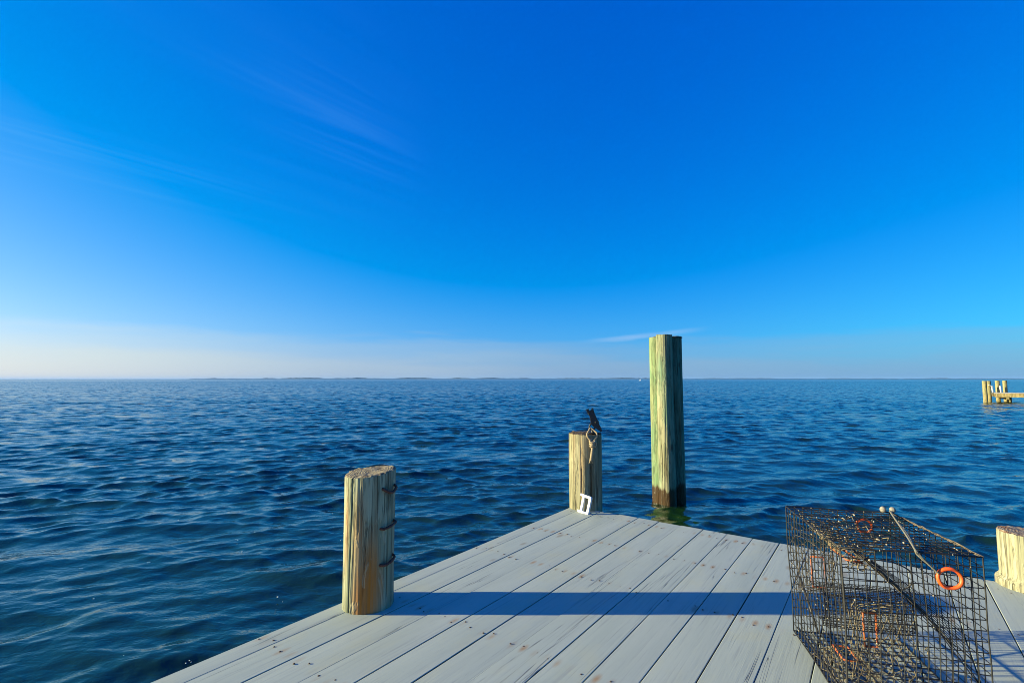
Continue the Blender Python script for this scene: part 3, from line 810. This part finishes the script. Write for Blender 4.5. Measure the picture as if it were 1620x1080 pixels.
# shock cord with two ball ends hooked over the lid
ca, sa = math.cos(R(-12.5)), math.sin(R(-12.5))
def tw(p): return Vector((1.2615+p[0]*ca-p[1]*sa, 1.9266+p[0]*sa+p[1]*ca, .004+p[2]))
BC = empty('bungee_cord', tw((.447, .6, TH))); tag(BC, 'faded shock cord with two ball ends stretched over the crab trap lid', 'bungee cord')
off = Vector(BC.location)
mb = MB()
for dx in (0, .006):
    mb.tube([tw(p)-off for p in dense([(.452+dx, .605, TH+.008), (.40, .45, TH+.010), (.32+dx, .2, TH+.009), (.255, .012, TH+.010), (.253+dx, -.007, TH-.004), (.285, -.009, .565), (.318, -.008, .532)], 40)], .0037, 7)
mb.build('cord', M['strap'], BC)
for x, y, z in ((.425, .607, TH+.012), (.462, .600, TH+.013)):
    mb = MB(); mb.ball(tw((x, y, z))-off, .0138, 14, 10, (1, 1, 1.05)); mb.build('ball', M['knob'], BC)

# ------------------------------------------------------------------ neighbour's pier
PX, PY = 39.32, 40.2
PR = empty('pier', (PX, PY, WATER), AZ)
def pl(x, y, z): return (PX+.8*x+.6*y, PY-.6*x+.8*y, WATER+z)
tag(PR, 'distant neighbouring pier with yellow timber edge at the right', 'pier')
mb = MB()
for k in range(26): mb.box((.24+k*.245+.12, 1.25, .735+random.uniform(-.004, .004)), (.235, 2.4, .04), bev=.006)
mb.build('decking', M['far_deck'], PR, smooth=False)
mb = MB(); mb.box((3.34, .02, .56), (6.2, .05, .30), bev=.006); mb.build('fascia', M['far_board'], PR, smooth=False)
mb = MB(); mb.box((3.34, 2.48, .56), (6.2, .05, .30), bev=.006); mb.build('fascia', M['far_board'], PR, smooth=False)
mb = MB(); mb.box((.27, 1.25, .58), (.05, 2.36, .265), bev=.006); mb.build('fascia', M['far_board'], PR, smooth=False)
for x in (1.0, 4.2):
    mb = MB(); mb.box((x, 1.25, .345), (.12, 2.7, .2), bev=.006); mb.build('cross_beam', M['far_log'], PR, smooth=False)
for x, y in ((1.3, 1.5), (4.2, .8), (4.2, 2.1)):
    log_mesh(.14, -2.5, .44, x*7+y, ns=24, dz=.1).build('support_pile', [M['far_log'], M['end']], PR, loc=(x, y, 0))
fp = 'pilings of the distant pier'
for (x, y, r, h_, lab) in ((-.33, -.1, .148, 1.72, 'leftmost yellow piling of the distant pier, standing clear in open water'),
                            (.0, .62, .148, 1.72, 'second piling from the left at the distant pier, with a white rope draped on it'),
                            (.81, 2.62, .145, 1.74, 'distant pier piling between the two white poles'),
                            (1.267, 2.62, .145, 1.74, 'rightmost piling of the distant pier, right of both white poles')):
    o = log_mesh(r, -2.5, h_, x*3+20, ns=28, dz=.08, lump=.015).build('piling', [M['far_log'], M['end']], None, loc=pl(x, y, 0)); tag(o, lab, 'piling', fp)
for (x, lab) in ((.44, 'left of two thin white poles at the distant pier'), (.94, 'right of two thin white poles at the distant pier')):
    mb = MB(); mb.tube([(0, 0, 0), (-.05, 0, .50)], .055, 10); mb.ball((-.05, 0, .50), .057, 10, 6)
    o = mb.build('pole', M['white'], None, loc=pl(x, 2.2, .757)); tag(o, lab, 'pole', 'white poles on the distant pier')
mb = MB(); mb.tube(dense([(-.16, -.17, 1.38), (-.02, -.2, 1.34), (.10, -.18, 1.15), (.12, -.17, .92)], 20), .03, 6)
tag(mb.build('rope', M['white'], None, loc=pl(.0, .62, 0)), 'white rope draped down a piling of the distant pier', 'rope')

# ------------------------------------------------------------------ far marker and far shore
mb = MB(); mb.ball((0, 0, .25), .75, 14, 9, (1, 1, .7)); mb.tube([(0, 0, .5), (0, 0, 1.0), (0, 0, 1.5)], [.42, .3, .12], 10)
tag(mb.build('buoy', M['buoy'], None, loc=(128.5, 489, WATER)), 'tiny white marker buoy far out left of the tall pile cluster', 'buoy')

def far_shore():
    land = NT('far_land'); land.done(land.mix(land.noise(land.co(), .02, 3), (.02, .026, .018), (.035, .04, .025)), .95)
    wood = NT('far_wood'); wood.done(wood.mix(wood.noise(wood.co(), .03, 4), (.008, .014, .010), (.018, .026, .016)), .95)
    def prof(a):                                  # canopy height by bearing (degrees)
        h = 8+9*noise.noise((a*.55, 3.3, 0))+4*noise.noise((a*2.3, 1.3, 0))
        if a < -33.5: return 0
        if a < -25: h = max(0, h*.75+7*noise.noise((a*1.7, 8, 0)))
        if a > 18: h *= .62
        if a > 44: h *= .8
        return max(0, h)
    lm, wm = MB(), MB(); n = 900
    d0 = 5600
    lv, wv = [], []
    for i in range(n):
        a = -34+84*i/(n-1); t = R(a); w = min(1, max(0, (a+33.7)/.8))
        dist = d0*(1+.05*noise.noise((a*.12, 0, 0)))
        for k, (dd, zz) in enumerate(((0, -1), (15, .9*w), (60, 1.6*w), (400, 1.8*w), (420, -1))):
            q = dist+dd; lv.append((q*math.sin(t), q*math.cos(t), WATER+zz))
        h = prof(a)*w; jag = 1+.35*noise.noise((a*9, 5, 0))+.25*noise.noise((a*31, 2, 0))
        for k, (dd, f) in enumerate(((40, 0), (46, .55), (60, .9), (120, 1.0), (240, 1.05), (330, .8), (350, 0))):
            q = dist+dd; hz = h*f*jag*(1+.2*noise.noise((a*13, k*3.1, 0)))
            wv.append((q*math.sin(t), q*math.cos(t), WATER+1.2*w+max(0, hz)-(.4 if h < .3 else 0)))
    for m_, v_, c_ in ((lm, lv, 5), (wm, wv, 7)):
        m_.add(v_, [(i*c_+k, i*c_+k+1, (i+1)*c_+k+1, (i+1)*c_+k) for i in range(n-1) for k in range(c_-1)])
    tag(lm.build('far_shore', land.mat), 'low far shore on the horizon', kind='structure')
    tag(wm.build('far_wood', wood.mat), 'thin dark line of far off woods on the horizon', 'woods', kind='stuff')
far_shore()

# foam flecks on the near water
mb = MB()
for k in range(26):
    x, y = random.uniform(-5.0, -.9), random.uniform(2.5, 7.5)
    if x > -1.3-(-.75)*(y-2.3)*.0 and y < 3.2: continue
    for i in range(random.choice([1, 1, 2, 3])):
        mb.ball((x+random.uniform(-.03, .03), y+random.uniform(-.03, .03), WATER+.012), random.uniform(.003, .007), 6, 4, (1.3, 1, .5), jit=.3)
tag(mb.build('foam_flecks', M['foam']), 'scattered white foam flecks on the water left of the dock', 'foam', kind='stuff')

# ------------------------------------------------------------------ sea haze
hz = bpy.data.materials.new('haze'); hz.use_nodes = True; hn = hz.node_tree
hn.nodes.remove(hn.nodes['Principled BSDF'])
pv = hn.nodes.new('ShaderNodeVolumePrincipled'); pv.inputs['Color'].default_value = (.25, .50, .95, 1); pv.inputs['Density'].default_value = 5e-5
hn.links.new(pv.outputs[0], hn.nodes['Material Output'].inputs['Volume'])
mb = MB(); mb.box((0, 0, 11), (19000, 19000, 30)); o = mb.build('haze', hz, None, smooth=False); tag(o, 'pale sea haze over the bay', kind='stuff')

# ------------------------------------------------------------------ camera and view
cam = bpy.data.cameras.new('camera'); co_ = link(bpy.data.objects.new('camera', cam)); S.camera = co_
cam.sensor_width = 36; cam.lens = 17.11; cam.clip_start = .05; cam.clip_end = 30000
co_.location = (0, 0, 1.25); co_.rotation_euler = (R(90)+math.atan(59/770), 0, 0)
S.view_settings.view_transform = 'Standard'; S.view_settings.look = 'None'
S.view_settings.exposure = 1.3; S.view_settings.gamma = 1
S.cycles.pixel_filter_type = 'BLACKMAN_HARRIS'; S.cycles.filter_width = .95
S.cycles.use_denoising = True
try: S.cycles.denoiser = 'OPENIMAGEDENOISE'
except Exception: pass
S.cycles.denoising_prefilter = 'ACCURATE'; S.cycles.denoising_input_passes = 'RGB_ALBEDO_NORMAL'
